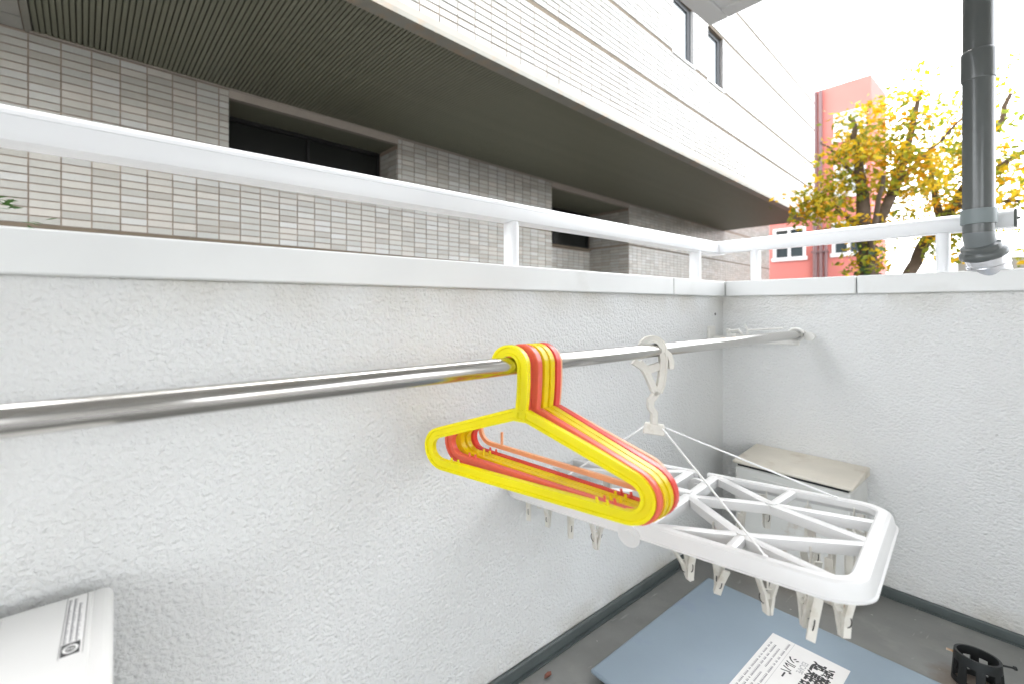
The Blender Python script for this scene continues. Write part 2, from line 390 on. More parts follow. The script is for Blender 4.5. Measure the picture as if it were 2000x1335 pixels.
# recesses
for a, b in OPEN:
    DEPTH = 1.0 if (a, b) in OPEN_LOW else 0.45
    rc = MB(); rc.box(a, b, D + 0.0505, D + DEPTH + 0.2, ZTOPO + 0.001, ZTOPO + 0.1, W); rc.build('recess_ceiling', 'soffit', nb)
    if (a, b) in OPEN_LOW:
        bw = MB(); bw.box(a, b, D + DEPTH, D + DEPTH + 0.2, GZ, ZSILL - 0.04, W); bw.build('recess_back_wall', 'mortar', nb)
    if (a, b) in OPEN_LOW: MB().box(a, b, D + DEPTH - 0.06, D + DEPTH + 0.1, ZSILL - 0.04, ZSILL, W).build('window_sill', 'groove', nb)
    win = MB()
    z0, z1 = (ZSILL if (a, b) in OPEN_LOW else ZSILL + 0.021), ZTOPO
    tF = D + DEPTH + 0.03
    for x0, x1, y0, y1 in ((a, b, z0, z0 + .05), (a, b, z1 - .05, z1), (a, a + .05, z0 + .05, z1 - .05), (b - .05, b, z0 + .05, z1 - .05), ((a + b) / 2 - .02, (a + b) / 2 + .02, z0 + .05, z1 - .05)):
        win.box(x0, x1, tF, tF + 0.06, y0, y1, W)
    wf = win.build('window', 'darkframe', nb)
    for x0, x1 in ((a + .05, (a + b) / 2 - .015), ((a + b) / 2 + .015, b - .05)):
        MB().box(x0, x1, tF + .03, tF + .04, z0 + .05, z1 - .05, W).build('pane', 'dark', wf)
    for k in range(3 if (a, b) in OPEN_LOW else 0):     # small fixings along the sill
        s = a + 0.25 + k * 0.35
        MB().box(s - .015, s + .015, D + DEPTH - 0.05, D + DEPTH - 0.02, ZSILL, ZSILL + .06, W).build('sill_peg', 'winwhite', nb)

# string-course grooves on the lower wall
BANDS = [(1.470, 1.505), (0.717, 0.752)]
gv = MB()
for z0, z1 in BANDS:
    for a, b in rects_minus(-4.0, WALL_R, OPEN_LOW): gv.box(a, b, D - 0.004, D + 0.02, z0, z1, W)
gv.build('groove_band', 'groove', nb, kind='stuff')

# ---- tiles
tiles = []     # (s0,s1,z0,z1,t,facing)
def rows_between(ztop, zbot):
    r = []; z = ztop
    while z - PH > zbot - 1e-6: r.append((z - PH + JT / 2, z - JT / 2)); z -= PH
    return r
rows = rows_between(ZS - 0.016, 1.504) + rows_between(1.470, 0.751) + rows_between(0.717, -0.45)
far_rows = rows_between(6.9, ZS + 0.01)
S0 = -0.385
def cols(a, b):
    k = math.floor((a - S0) / PW); out = []
    while S0 + k * PW < b:
        x0 = max(a, S0 + k * PW + JT / 2); x1 = min(b, S0 + (k + 1) * PW - JT / 2)
        if x1 - x0 > 0.02: out.append((x0, x1))
        k += 1
    return out
for (a, b), lowpart in [(q, 0) for q in rects_minus(-1.6, WALL_R, OPEN)] + [(q, 1) for q in rects_minus(-1.6, WALL_R, OPEN_LOW)]:
    for x0, x1 in cols(a, b):
        for z0, z1 in rows:
            if (z1 < 1.48) == bool(lowpart): tiles.append((x0, x1, z0, z1, D, 'low'))
for x0, x1 in cols(SOFF_R + 0.06, WALL_R):
    for z0, z1 in far_rows: tiles.append((x0, x1, z0, z1, D, 'low'))
# upper facade
GROOVES = [3.307, 4.016, 5.02, 5.79]
UWIN = [(7.35, 8.15, 4.02, 5.00), (8.75, 9.48, 4.02, 5.00)]
UR = 16.5; UTOP = 7.6; FASC = ZS + 0.11
ub = MB()
def wall_with_holes(mb, s0, s1, z0, z1, holes, t0, t1):
    ss = sorted({s0, s1, *[h[0] for h in holes], *[h[1] for h in holes]}); zz = sorted({z0, z1, *[h[2] for h in holes], *[h[3] for h in holes]})
    for i in range(len(ss) - 1):
        run = None
        for j in range(len(zz) - 1):
            c = ((ss[i] + ss[i + 1]) / 2, (zz[j] + zz[j + 1]) / 2)
            if any(h[0] < c[0] < h[1] and h[2] < c[1] < h[3] for h in holes):
                if run is not None: mb.box(ss[i], ss[i + 1], t0, t1, run, zz[j], W); run = None
            elif run is None: run = zz[j]
        if run is not None: mb.box(ss[i], ss[i + 1], t0, t1, run, zz[-1], W)
wall_with_holes(ub, SOFF_L, UR, ZS + 0.03, UTOP, UWIN, DE, DE + 0.25)
ub.box(UR - 0.25, UR, DE + 0.251, D + 3, ZS + 0.03, UTOP, W)
upper = ub.build('upper_wall', 'mortar', nb)
gb = MB()
for z in GROOVES:
    segs = rects_minus(SOFF_L, UR, [(w[0], w[1]) for w in UWIN]) if z in (4.016,) else [(SOFF_L, UR)]
    for a, b in segs: gb.box(a, b, DE - 0.003, DE + 0.02, z - 0.022, z + 0.022, W)
gb.build('facade_groove', 'groove', nb)
zl = [FASC] + [z for z in GROOVES] + [UTOP]
urows = []
for i in range(len(zl) - 1):
    a = zl[i] + (0.024 if i else 0.0); b = zl[i + 1] - 0.024
    nrow = max(1, round((b - a) / PH)); ph = (b - a) / nrow
    urows += [(a + k * ph + .0080, a + (k + 1) * ph - .0080) for k in range(nrow)]
for x0, x1 in cols(SOFF_L + 0.02, UR):
    for z0, z1 in urows:
        hit = [h for h in UWIN if x1 > h[0] and x0 < h[1] and z1 > h[2] and z0 < h[3]]
        if hit:
            h = hit[0]
            if x0 < h[0] - 0.02: tiles.append((x0, h[0], z0, z1, DE, 'up'))
            if x1 > h[1] + 0.02: tiles.append((h[1], x1, z0, z1, DE, 'up'))
            continue
        tiles.append((x0, x1, z0, z1, DE, 'up'))
# choose the 300 that show largest
FW = Vector((math.cos(R(55.36)), math.sin(R(55.36)), 0)); RT = Vector((math.sin(R(55.36)), -math.cos(R(55.36)), 0))
def px(p):
    d = Vector(p) - CAM; y = d.dot(FW)
    if y < 0.1: return None
    return 820 + 854 * d.dot(RT) / y, 601 - 854 * d.z / y
def area(t):
    a = px(W(t[0], t[4], t[2])); b = px(W(t[1], t[4], t[3]))
    if not a or not b: return 0
    cx_, cy_ = (a[0] + b[0]) / 2, (a[1] + b[1]) / 2
    if not (-10 < cx_ < 2010 and -10 < cy_ < 1340): return 0
    if t[5] == 'low' and cy_ > 440 + 0.0755 * cx_: return 0
    rail_t = 200 + 0.193 * cx_; rail_b = 268 + 0.161 * cx_
    if rail_t + 6 < cy_ < rail_b - 6: return 0
    return abs(a[0] - b[0]) * abs(a[1] - b[1])
order = sorted(range(len(tiles)), key=lambda i: -area(tiles[i])); big = set(order[:300])
tile_me = MB().box(-.5, .5, -1, 0, -.5, .5).mesh('tile', 'tile')
rotB = Matrix.Rotation(TH, 4, 'Z')
rest = {'low': MB(), 'up': MB()}
par = {'low': lower, 'up': upper}
for i, (x0, x1, z0, z1, t, k) in enumerate(tiles):
    proud = 0.010 + random.uniform(-0.0015, 0.0015)
    if i in big:
        o = link('tile', tile_me, par[k])
        o.location = W((x0 + x1) / 2, t, (z0 + z1) / 2); o.rotation_euler = (random.uniform(-.004, .004), 0, TH + random.uniform(-.004, .004)); o.scale = (x1 - x0, proud, z1 - z0)
    else: rest[k].box(x0, x1, t - proud, t, z0, z1, W)
# recess return walls and low back walls, tiled too
for a, b in OPEN:
    for z0, z1 in rows:
        if z1 > ZTOPO or ((a, b) not in OPEN_LOW and z1 < 1.48): continue
        DEPTH = 1.0 if (a, b) in OPEN_LOW else 0.45
        for k in range(5):
            t0 = D + 0.012 + k * (PW); t1 = min(t0 + PW - JT, D + DEPTH - 0.005)
            if t1 > t0: rest['low'].box(b - 0.010, b, t0, t1, z0, z1, W)
        if z1 < ZSILL - 0.05 and (a, b) in OPEN_LOW:
            for x0, x1 in cols(a, b - 0.02): rest['low'].box(x0, x1, D + DEPTH - 0.009, D + DEPTH, z0, z1, W)
rest['low'].build('tile_field', 'tile', lower, kind='stuff')
rest['up'].build('tile_field', 'tile', upper, kind='stuff')

# soffit: backing, slats, trims
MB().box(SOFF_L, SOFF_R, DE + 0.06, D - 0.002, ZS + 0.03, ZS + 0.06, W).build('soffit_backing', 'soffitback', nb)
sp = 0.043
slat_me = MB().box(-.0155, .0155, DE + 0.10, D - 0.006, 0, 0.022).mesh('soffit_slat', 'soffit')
extra = MB(); k = 0; s = SOFF_L + 0.05
while s < SOFF_R - 0.02:
    if k < 300:
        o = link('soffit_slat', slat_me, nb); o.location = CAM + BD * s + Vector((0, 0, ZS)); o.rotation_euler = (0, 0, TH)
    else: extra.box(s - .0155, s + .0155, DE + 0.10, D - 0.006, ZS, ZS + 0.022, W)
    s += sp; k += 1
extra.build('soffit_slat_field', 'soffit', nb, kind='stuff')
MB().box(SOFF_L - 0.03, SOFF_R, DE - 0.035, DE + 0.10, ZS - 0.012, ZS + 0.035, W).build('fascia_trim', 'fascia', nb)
MB().box(SOFF_L - 0.03, UR, DE - 0.028, DE + 0.04, ZS + 0.036, FASC - 0.006, W).build('fascia_trim', 'lintel', nb)
MB().box(SOFF_L - 0.03, SOFF_L + 0.02, DE + 0.101, D - 0.003, ZS - 0.006, ZS + 0.03, W).build('soffit_border', 'fascia', nb)
MB().box(SOFF_R - 0.02, SOFF_R + 0.06, DE + 0.101, D - 0.003, ZS - 0.012, ZS + 0.06, W).build('soffit_border', 'soffit', nb)
MB().box(SOFF_L, SOFF_R, D - 0.035, D - 0.013, ZS - 0.012, ZS + 0.0, W).build('wall_trim', 'lintel', nb)
# tiled underside left of the slatted soffit
MB().box(-3.2, SOFF_L - 0.032, DE + 0.02, D - 0.012, ZS + 0.004, ZS + 0.08, W).build('end_soffit', 'mortar', nb)
cv = MB(); s = SOFF_L - 0.04
while s > -3.0:
    t = D - 0.02
    while t > DE + 0.1:
        cv.box(s - PW + JT, s, t - PW + JT, t, ZS - 0.006, ZS + 0.004, W); t -= PW
    s -= PW
cv.build('end_soffit_tiles', 'tile', nb, kind='stuff')
# upper windows
for a, b, z0, z1 in UWIN:
    wb = MB(); dpt = 0.045
    for x0, x1, y0, y1 in ((a, b, z0, z0 + .05), (a, b, z1 - .07, z1), (a, a + .03, z0 + .05, z1 - .07), (b - .13, b, z0 + .05, z1 - .07)):
        wb.box(x0, x1, DE + dpt, DE + dpt + .08, y0, y1, W)
    wf = wb.build('window', 'frame', nb)
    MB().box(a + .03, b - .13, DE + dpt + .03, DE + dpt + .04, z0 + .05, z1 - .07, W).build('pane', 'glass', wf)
    MB().box(a - .02, b + .02, DE - .03, DE + dpt, z0 - .03, z0 - .001, W).build('window_sill', 'winwhite', wf)
    MB().box(b, b + .02, DE - .012, DE + .2, z0, z1, W).build('jamb', 'winwhite', wf)

# pink building beyond (faces along X)
XP = 20.0
pk = thing('pink_building', 'salmon pink rendered building beyond the trees at the end of the gap', 'building', (XP, 6, -3.2))
def WP(a, b, c): return (XP + b, a, c)     # (Y, depth, Z)
pwin = [(4.66, 5.70, 2.95, 4.2), (2.98, 3.90, 2.97, 4.2), (2.98, 3.84, 5.15, 6.35), (2.98, 3.84, 7.25, 8.25)]
pm = MB()
def wall_holes_P(mb, s0, s1, z0, z1, holes, t0, t1):
    ss = sorted({s0, s1, *[h[0] for h in holes], *[h[1] for h in holes]}); zz = sorted({z0, z1, *[h[2] for h in holes], *[h[3] for h in holes]})
    for i in range(len(ss) - 1):
        for j in range(len(zz) - 1):
            c = ((ss[i] + ss[i + 1]) / 2, (zz[j] + zz[j + 1]) / 2)
            if not any(h[0] < c[0] < h[1] and h[2] < c[1] < h[3] for h in holes): mb.box(ss[i], ss[i + 1], t0, t1, zz[j], zz[j + 1], WP)
wall_holes_P(pm, 2.85, 14.0, -3.2, 9.3, pwin, 0, 0.3)
pm.box(2.85, 14.0, 0.301, 2.5, -3.2, 9.3, WP)
pm.build('wall', 'pink', pk)
MB().box(2.86, 13.99, 0.01, 2.49, 9.301, 9.36, WP).build('roof', 'pink', pk)
for a, b, z0, z1 in pwin:
    wb = MB(); wdt = 0.09
    for x0, x1, y0, y1 in ((a - .05, b + .05, z0 - .08, z0 + wdt - .02), (a, b, z1 - wdt, z1), (a, a + wdt, z0 + wdt - .02, z1 - wdt), (b - wdt, b, z0 + wdt - .02, z1 - wdt), ((a + b) / 2 - .04, (a + b) / 2 + .04, z0 + wdt - .02, z1 - wdt)):
        wb.box(x0, x1, -0.05, 0.12, y0, y1, WP)
    wf = wb.build('window', 'winwhite', pk)
    for x0, x1 in ((a + wdt, (a + b) / 2 - .04), ((a + b) / 2 + .04, b - wdt)):
        MB().box(x0, x1, 0.05, 0.07, z0 + wdt - .02, z1 - wdt, WP).build('pane', 'glass' if z0 > 5 else 'pinkwin', wf)  # upper panes use the glass with the sky reflection painted in
for dy, rr in ((4.36, .07), (4.20, .06), (4.05, .05)):
    MB().tube([(XP - .12, dy, -3.2), (XP - .12, dy, 9.3 if rr > .055 else 4.0)], rr, 10).build('drainpipe', 'pinkpipe', pk, smooth=40)
MB().box(3.98, 4.46, -.2, -.02, 3.1, 3.16, WP).build('pipe_clamp', 'pinkpipe', pk)

# low grey wall behind the second tree
gw = MB().box(13.0, 13.25, -7.5, 0.35, -3.2, 2.05)
tag(gw.build('garden_wall', 'greywall'), 'low plain grey wall glimpsed under the handrail beside the downpipe', 'wall')

# ------------------------------------------------------------------ trees
def leaf_cloud(centres, per, spread, size, palette, seed):
    rnd = random.Random(seed); vs = []; fs = []; cols_ = []
    for c in centres:
        base = rnd.choice(palette)
        for _ in range(per):
            p = Vector(c) + Vector((rnd.gauss(0, spread), rnd.gauss(0, spread), rnd.gauss(0, spread * 0.6)))
            n = Vector((rnd.gauss(0, .6), rnd.gauss(0, .6), 1)).normalized()
            if rnd.random() < .5: n = Vector((rnd.gauss(0, 1), rnd.gauss(0, 1), rnd.gauss(0, .6))).normalized()
            a = n.orthogonal().normalized(); a = (Matrix.Rotation(rnd.uniform(0, 6.28), 3, n) @ a); b = n.cross(a)
            L = size * rnd.uniform(.6, 1.35); w = L * rnd.uniform(.45, .62)
            fold = n * (w * .25)
            o = len(vs)
            vs += [p - a * L * .5, p - b * w * .5 - fold, p + a * L * .5, p + b * w * .5 - fold]
            fs += [(o, o + 1, o + 2), (o, o + 2, o + 3)]
            cc = base if rnd.random() < .6 else rnd.choice(palette)
            q = rnd.uniform(.75, 1.2); cols_ += [(min(1, cc[0] * q), min(1, cc[1] * q), min(1, cc[2] * q), 1)] * 4
    me = bpy.data.meshes.new('crown'); me.from_pydata([tuple(v) for v in vs], [], fs)
    at = me.color_attributes.new('leafcol', 'FLOAT_COLOR', 'POINT')
    for i, c in enumerate(cols_): at.data[i].color = c
    me.materials.append(M['leaf']); me.update()
    return me
YEL = [(0.70, 0.45, 0.02), (0.78, 0.53, 0.03), (0.66, 0.42, 0.02), (0.70, 0.33, 0.015), (0.42, 0.38, 0.03), (0.26, 0.30, 0.03), (0.58, 0.47, 0.04), (0.20, 0.25, 0.03), (0.30, 0.31, 0.03)]
def tree(name, label, X, trunks, centres, per, spread, size, seed, ivy=None):
    t = thing(name, label, 'tree', (X, trunks[0][0][0], -3.2), group='autumn trees beyond the balcony')
    for i, br in enumerate(trunks):
        pts = []; rs = []
        for j in range(len(br) - 1):
            for q in range(5):
                f = q / 5; a, b = br[j], br[j + 1]
                pts.append((X + (a[3] if len(a) > 3 else 0) * (1 - f) + (b[3] if len(b) > 3 else 0) * f + random.gauss(0, .02), a[0] * (1 - f) + b[0] * f + random.gauss(0, .015), a[1] * (1 - f) + b[1] * f)); rs.append(a[2] * (1 - f) + b[2] * f)
        l_ = br[-1]; pts.append((X + (l_[3] if len(l_) > 3 else 0), l_[0], l_[1])); rs.append(l_[2])
        MB().tube(pts, rs, 9).build('trunk' if i == 0 else 'branch', 'bark', t, smooth=60)
    link('crown', leaf_cloud(centres, per, spread, size, YEL, seed), t)
    if ivy:
        vs = MB(); rnd = random.Random(seed + 1)
        for _ in range(420):
            a = rnd.uniform(0, 6.28); z = ivy[1] + (ivy[2] - ivy[1]) * rnd.random() ** 1.6; r = ivy[3] * rnd.uniform(.85, 1.5)
            p = Vector((X + r * math.cos(a), ivy[0] + r * math.sin(a), z)); n = Vector((math.cos(a), math.sin(a), rnd.uniform(-.2, .6))).normalized()
            u = n.orthogonal().normalized(); w = n.cross(u); L = rnd.uniform(.04, .08)
            vs.add([p - u * L, p - w * L * .6, p + u * L, p + w * L * .6], [(0, 1, 2, 3)])
        vs.build('ivy', 'ivy', t)
    return t
def scatter(n, seed, boxes):
    rnd = random.Random(seed); out = []
    tot = sum(b[6] for b in boxes)
    for b in boxes:
        for _ in range(int(n * b[6] / tot)):
            out.append((rnd.uniform(b[0], b[1]), rnd.uniform(b[2], b[3]), rnd.uniform(b[4], b[5])))
    return out
XA = 10.0
tA = [[(1.22, -3.2, .16), (1.22, 1.6, .14), (1.27, 2.5, .12), (1.30, 3.1, .10), (1.38, 3.9, .07), (1.45, 4.8, .035)],
      [(1.25, 2.2, .09), (1.12, 2.6, .085), (0.96, 3.0, .08), (0.73, 3.8, .065), (0.57, 5.0, .03)],
      [(1.27, 2.6, .05), (1.75, 3.1, .035), (2.3, 3.3, .015)], [(1.35, 3.5, .04), (1.7, 4.2, .025), (1.95, 4.5, .012)],
      [(0.85, 3.4, .04), (0.4, 3.9, .03), (0.0, 4.4, .015)], [(1.24, 2.0, .05, 0), (1.1, 2.5, .045, -.4), (0.9, 3.4, .03, -.8)]]
cA = scatter(150, 3, [(9.3, 10.8, 0.55, 1.95, 2.6, 4.3, 5), (9.5, 10.6, 1.7, 2.35, 2.95, 3.35, 1.1), (9.4, 10.6, 0.5, 1.7, 4.2, 4.95, 1.5), (9.5, 10.5, 1.1, 1.5, 1.6, 2.6, 0.9), (9.5, 10.5, 0.3, 0.8, 3.2, 4.6, 1.3), (9.6, 10.4, 0.2, 1.2, 4.9, 5.7, .25)])
tree('autumn_tree', 'yellow-leaved tree with ivy on its upright trunk, left of the downpipe', XA, tA, cA, 30, .16, .118, 11, ivy=(1.22, -1.0, 2.3, .20))
XB = 11.5
tB = [[(1.05, -3.2, .13), (0.92, 1.6, .105), (0.62, 2.45, .09), (0.25, 3.1, .075), (-0.1, 3.9, .07), (-0.4, 5.0, .03)],
      [(0.45, 2.7, .07), (0.55, 3.5, .05), (0.6, 4.3, .03)], [(0.0, 3.5, .06), (-0.6, 3.9, .04), (-1.2, 4.2, .02)], [(0.3, 3.0, .05), (-0.4, 3.0, .035), (-1.0, 2.8, .015)]]
cB = scatter(150, 5, [(10.8, 12.2, -1.6, 0.75, 2.5, 4.4, 5), (10.9, 12.1, -1.8, -0.6, 1.6, 3.0, 1.6), (10.9, 12.1, -0.6, 0.6, 4.3, 5.4, .7), (11.0, 12.0, 0.0, 0.6, 2.0, 2.6, .5)])
tree('autumn_tree', 'yellow and orange tree with leaning trunk behind the dark grey downpipe', XB, tB, cB, 30, .17, .128, 23)

# little shrub in the gap on the left
sh = thing('shrub', 'green leafy shrub tip peeping over the white coping at far left', 'shrub', (-2.62, 1.3, -3.2))
MB().tube([(-2.62, 1.3, -3.2), (-2.60, 1.3, 0), (-2.62, 1.3, 1.38)], [.03, .02, .006], 7).build('stem', 'bark', sh)
lf = MB(); rnd = random.Random(4)
spots = [(-2.575, 1.3, 1.40)] * 16 + [(-2.50, 1.3, 1.318)] * 9 + [(-2.72 + rnd.uniform(-.12, .08), 1.3 + rnd.uniform(-.1, .1), rnd.uniform(.7, 1.4)) for _ in range(120)]
for c in spots:
    p = Vector(c) + Vector((rnd.gauss(0, .018), rnd.gauss(0, .03), rnd.gauss(0, .012)))
    d = Vector((rnd.uniform(.2, 1), rnd.uniform(-.6, .6), rnd.uniform(-.5, .35))).normalized(); sd = d.cross(Vector((rnd.gauss(0, .3), rnd.gauss(0, .3), 1))).normalized()
    L = rnd.uniform(.03, .05)
    lf.add([p, p + d * L * .5 + sd * L * .22, p + d * L, p + d * L * .5 - sd * L * .22], [(0, 1, 2, 3)])
lf.build('foliage', 'shrub', sh)

# ================================================================== BALCONY
ZCB, ZCT = 1.0626, 1.1292
# front parapet (left in the picture)
fp = thing('parapet_wall', 'long white stucco balcony parapet running behind the drying pole', 'wall', (-2.3, 0.07, 0))
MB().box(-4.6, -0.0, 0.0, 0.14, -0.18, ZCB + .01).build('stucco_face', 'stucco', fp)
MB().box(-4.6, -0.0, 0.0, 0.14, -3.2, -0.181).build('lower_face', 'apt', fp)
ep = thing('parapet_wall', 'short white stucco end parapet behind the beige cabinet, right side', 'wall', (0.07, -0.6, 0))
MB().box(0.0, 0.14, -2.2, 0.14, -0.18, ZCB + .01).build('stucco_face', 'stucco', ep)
MB().box(0.0, 0.14, -2.2, 0.14, -3.2, -0.181).build('lower_face', 'apt', ep)
# baseboards
MB().box(-4.6, -0.012, -0.012, -0.0005, 0.001, 0.034).build('baseboard', 'base', fp, bevel=.004)
MB().box(-0.012, -0.0005, -1.3, -0.0125, 0.001, 0.034).build('baseboard', 'base', ep, bevel=.004)
# dark gutter strip along the walls
MB().box(-4.6, -0.0125, -0.022, -0.0125, 0.001, 0.0045).build('gutter_strip', 'base', fp)
MB().box(-0.022, -0.0125, -1.3, -0.023, 0.001, 0.0045).build('gutter_strip', 'base', ep)
# coping panels with hairline joints
e_in, e_out = -0.016, 0.156
for a, b in ((-4.6, -2.98), (-2.977, -0.4775), (-0.4745, e_in - .002)):
    MB().box(a, b, e_in, e_out, ZCB, ZCT).build('coping', 'coping', fp, bevel=.004)
MB().box(e_in, e_out, e_in + .001, e_out, ZCB, ZCT - .0005).build('coping', 'coping', ep, bevel=.004)
for a, b in ((e_in - .001, -0.4335), (-0.4365, -2.2)):
    MB().box(e_in, e_out, b, a, ZCB, ZCT).build('coping', 'coping', ep, bevel=.004)
# screw hole near the corner
MB().tube([(-0.075, -0.0008, 0.985), (-0.075, 0.002, 0.985)], 0.006, 10).build('screw_hole', 'ink', fp)

# handrail
ZR = 1.3176; RO = 0.0384
hr = thing('handrail', 'white metal handrail on short posts above the parapet coping', 'handrail', (0.04, 0.04, ZCT))
def rail_prof():
    p = []
    for k in range(13):   # rounded top
        a = math.pi * k / 12
        p.append((0.027 * math.cos(a), -0.018 + 0.018 * math.sin(a)))
    p += [(-0.0275, -0.019), (-0.0262, -0.0195), (-0.0262, -0.021), (-0.0275, -0.0215), (-0.029, -0.045), (-0.026, -0.056), (-0.012, -0.058), (0.012, -0.058), (0.026, -0.056), (0.029, -0.045), (0.0275, -0.0215), (0.0262, -0.021), (0.0262, -0.0195), (0.0275, -0.019)]
    return p
rp = rail_prof()
yc = RO + 0.012
MB().sweep([(-4.6, yc, ZR), (yc - .002, yc, ZR)], rp).build('rail', 'rail', hr, smooth=35)
MB().sweep([(yc, yc + .03, ZR), (yc, -0.775, ZR)], rp).build('rail', 'rail', hr, smooth=35)
MB().box(yc - .028, yc + .028, -0.781, -0.7755, ZR - .057, ZR - .002).build('end_cap', 'railend', hr, bevel=.003)
MB().tube([(yc - .01, -0.781, ZR - .03), (yc - .01, -0.787, ZR - .03)], .004, 8).build('cap_screw', 'railend', hr)
MB().box(-0.01, 0.085, yc - .03, yc + .03, ZR - .0615, ZR - .0585).build('joint_plate', 'rail', hr)
def post(x, y, along):
    w, d_ = 0.016, 0.021
    sx, sy = (w, d_) if along == 'x' else (d_, w)
    b = MB(); n = 16
    ring = [(x + sx * (abs(math.cos(t)) ** .6) * (1 if math.cos(t) > 0 else -1), y + sy * (abs(math.sin(t)) ** .6) * (1 if math.sin(t) > 0 else -1)) for t in [2 * math.pi * k / n + .01 for k in range(n)]]
    vs = [(p[0], p[1], ZCT - .002) for p in ring] + [(p[0], p[1], ZR - .050) for p in ring]
    b.add(vs, [(k, (k + 1) % n, n + (k + 1) % n, n + k) for k in range(n)])
    b.build('post', 'rail', hr, smooth=60)
for x in (-3.2, -1.294, -0.145): post(x, yc, 'x')
for y in (-0.108, -0.633): post(yc, y, 'y')

# slab of the balcony above
sb = thing('upper_balcony', 'pale grey underside corner of the balcony overhead, top edge', 'balcony', (-2, -0.6, 2.355))
ZB = 2.355; ox, oy, bw_ = 0.09, 0.085, 0.075
MB().box(-5.0, ox, oy - bw_, oy, ZB, ZB + .25).build('edge_beam', 'ceiling', sb, bevel=.004)
MB().box(ox - bw_, ox, -2.4, oy - bw_ - .001, ZB, ZB + .25).build('edge_beam', 'ceiling', sb, bevel=.004)
MB().box(-5.0, ox - bw_ - .001, -2.4, oy - bw_ - .001, ZB + .012, ZB + .2).build('ceiling_panel', 'ceiling2', sb)

# own building behind the camera
ow = thing('apartment_building', 'plain white apartment wall with sliding glass door behind the viewer', 'building', (-2.3, -1.35, -3.2))
MB().box(-5.0, -3.3, -1.5, -1.3, -3.2, 2.36).build('wall', 'apt', ow)
MB().box(-0.8, 0.14, -1.5, -1.3, -3.2, 2.36).build('wall', 'apt', ow)
MB().box(-3.3, -0.8, -1.5, -1.3, 2.05, 2.36).build('wall', 'apt', ow)
MB().box(-3.3, -0.8, -1.5, -1.3, -3.2, 0.12).build('wall', 'apt', ow)
MB().box(-5.0, 0.14, -6.0, -1.501, 2.70, 5.6).build('wall', 'apt', ow)
df = MB()
for x0, x1 in ((-3.3, -3.25), (-2.08, -2.02), (-0.85, -0.8)): df.box(x0, x1, -1.44, -1.38, 0.12, 2.05)
dfo = df.build('door_frame', 'winwhite', ow)
MB().box(-3.0, -1.75, -4.0, -3.9, 0.12, 2.05).build('room_wall', 'apt', ow)

# ------------------------------------------------------------------ drying pole
pole = MB().tube([(-3.4, -0.29, 0.911), (-0.062, -0.29, 0.911)], 0.016, 40)
po = pole.build('drying_pole', 'steel', None, smooth=50)
tag(po, 'stainless steel drying pole crossing the balcony in front of the parapet', 'pole')
MB().tube([(-0.064, -0.29, 0.911), (-0.054, -0.29, 0.911)], 0.0172, 32).build('end_cap', 'bracket', po, smooth=50)

br = thing('pole_bracket', 'white wall bracket arm holding the far end of the steel pole', 'bracket', (-0.12, 0, 0.88))
MB().box(-0.155, -0.095, -0.010, 0.001, 0.845, 0.935).build('mount_plate', 'bracket', br, bevel=.004)
MB().box(-0.132, -0.112, -0.30, -0.010, 0.872, 0.8935).build('arm', 'bracket', br, bevel=.004)
ring = MB(); rr = []
for k in range(25):
    a = R(200) + R(320) * k / 24
    rr.append((-0.122, -0.29 + 0.0225 * math.cos(a), 0.911 + 0.0225 * math.sin(a)))
ring.tube(rr, 0.0052, 10); ring.build('pole_ring', 'bracket', br, smooth=60)
MB().tube([(-0.095, -0.322, 0.905), (-0.075, -0.322, 0.905)], .016, 20).build('end_knob', 'bracket', br, smooth=50)
kp = MB().tube([(-0.122, -0.135, 0.895), (-0.122, -0.135, 0.925), (-0.122, -0.125, 0.945)], .0035, 8)
kp.tube([(-0.122, -0.135, 0.922), (-0.122, -0.25, 0.934)], .003, 8)
kp.build('keeper_wire', 'bracket', br, smooth=60)
cl = MB().box(-0.135, -0.108, -0.10, -0.065, 0.894, 0.905).box(-0.132, -0.112, -0.072, -0.062, 0.905, 0.925)
cl.tube([(-0.122, -0.062, 0.915), (-0.122, -0.105, 0.922), (-0.122, -0.118, 0.90)], .005, 8)
cl.build('locking_clip', 'bracket', br, bevel=.002)

# ------------------------------------------------------------------ clothes hangers
def hanger_path():
    pts = []; rt_ = 0.032
    cxp, cz = 0.172, -0.178
    # closed loop, outer centre line, starting at apex going to +x
    ap = Vector((0.0, -0.081))
    # tangent from apex to circle (upper side)
    def tang(P, Cc, r, sgn):
        d = Cc - P; L = d.length; a = math.asin(r / L); ang = math.atan2(d.y, d.x) + sgn * a
        return P + Vector((math.cos(ang), math.sin(ang))) * math.sqrt(L * L - r * r)
    Cc = Vector((cxp, cz)); T = tang(ap, Cc, rt_, 1)
    a0 = math.atan2(T.y - cz, T.x - cxp); pts.append(Vector((0.014, ap.y - 0.004)))
    for k in range(13):
        a = a0 + (-math.pi / 2 - a0) * k / 12
        pts.append(Vector((cxp + rt_ * math.cos(a), cz + rt_ * math.sin(a))))
    right = pts[:]
    left = [Vector((-p.x, p.y)) for p in reversed(right)]
    return [Vector((p.x - 0.021, p.y)) for p in right + left]
HP = hanger_path()
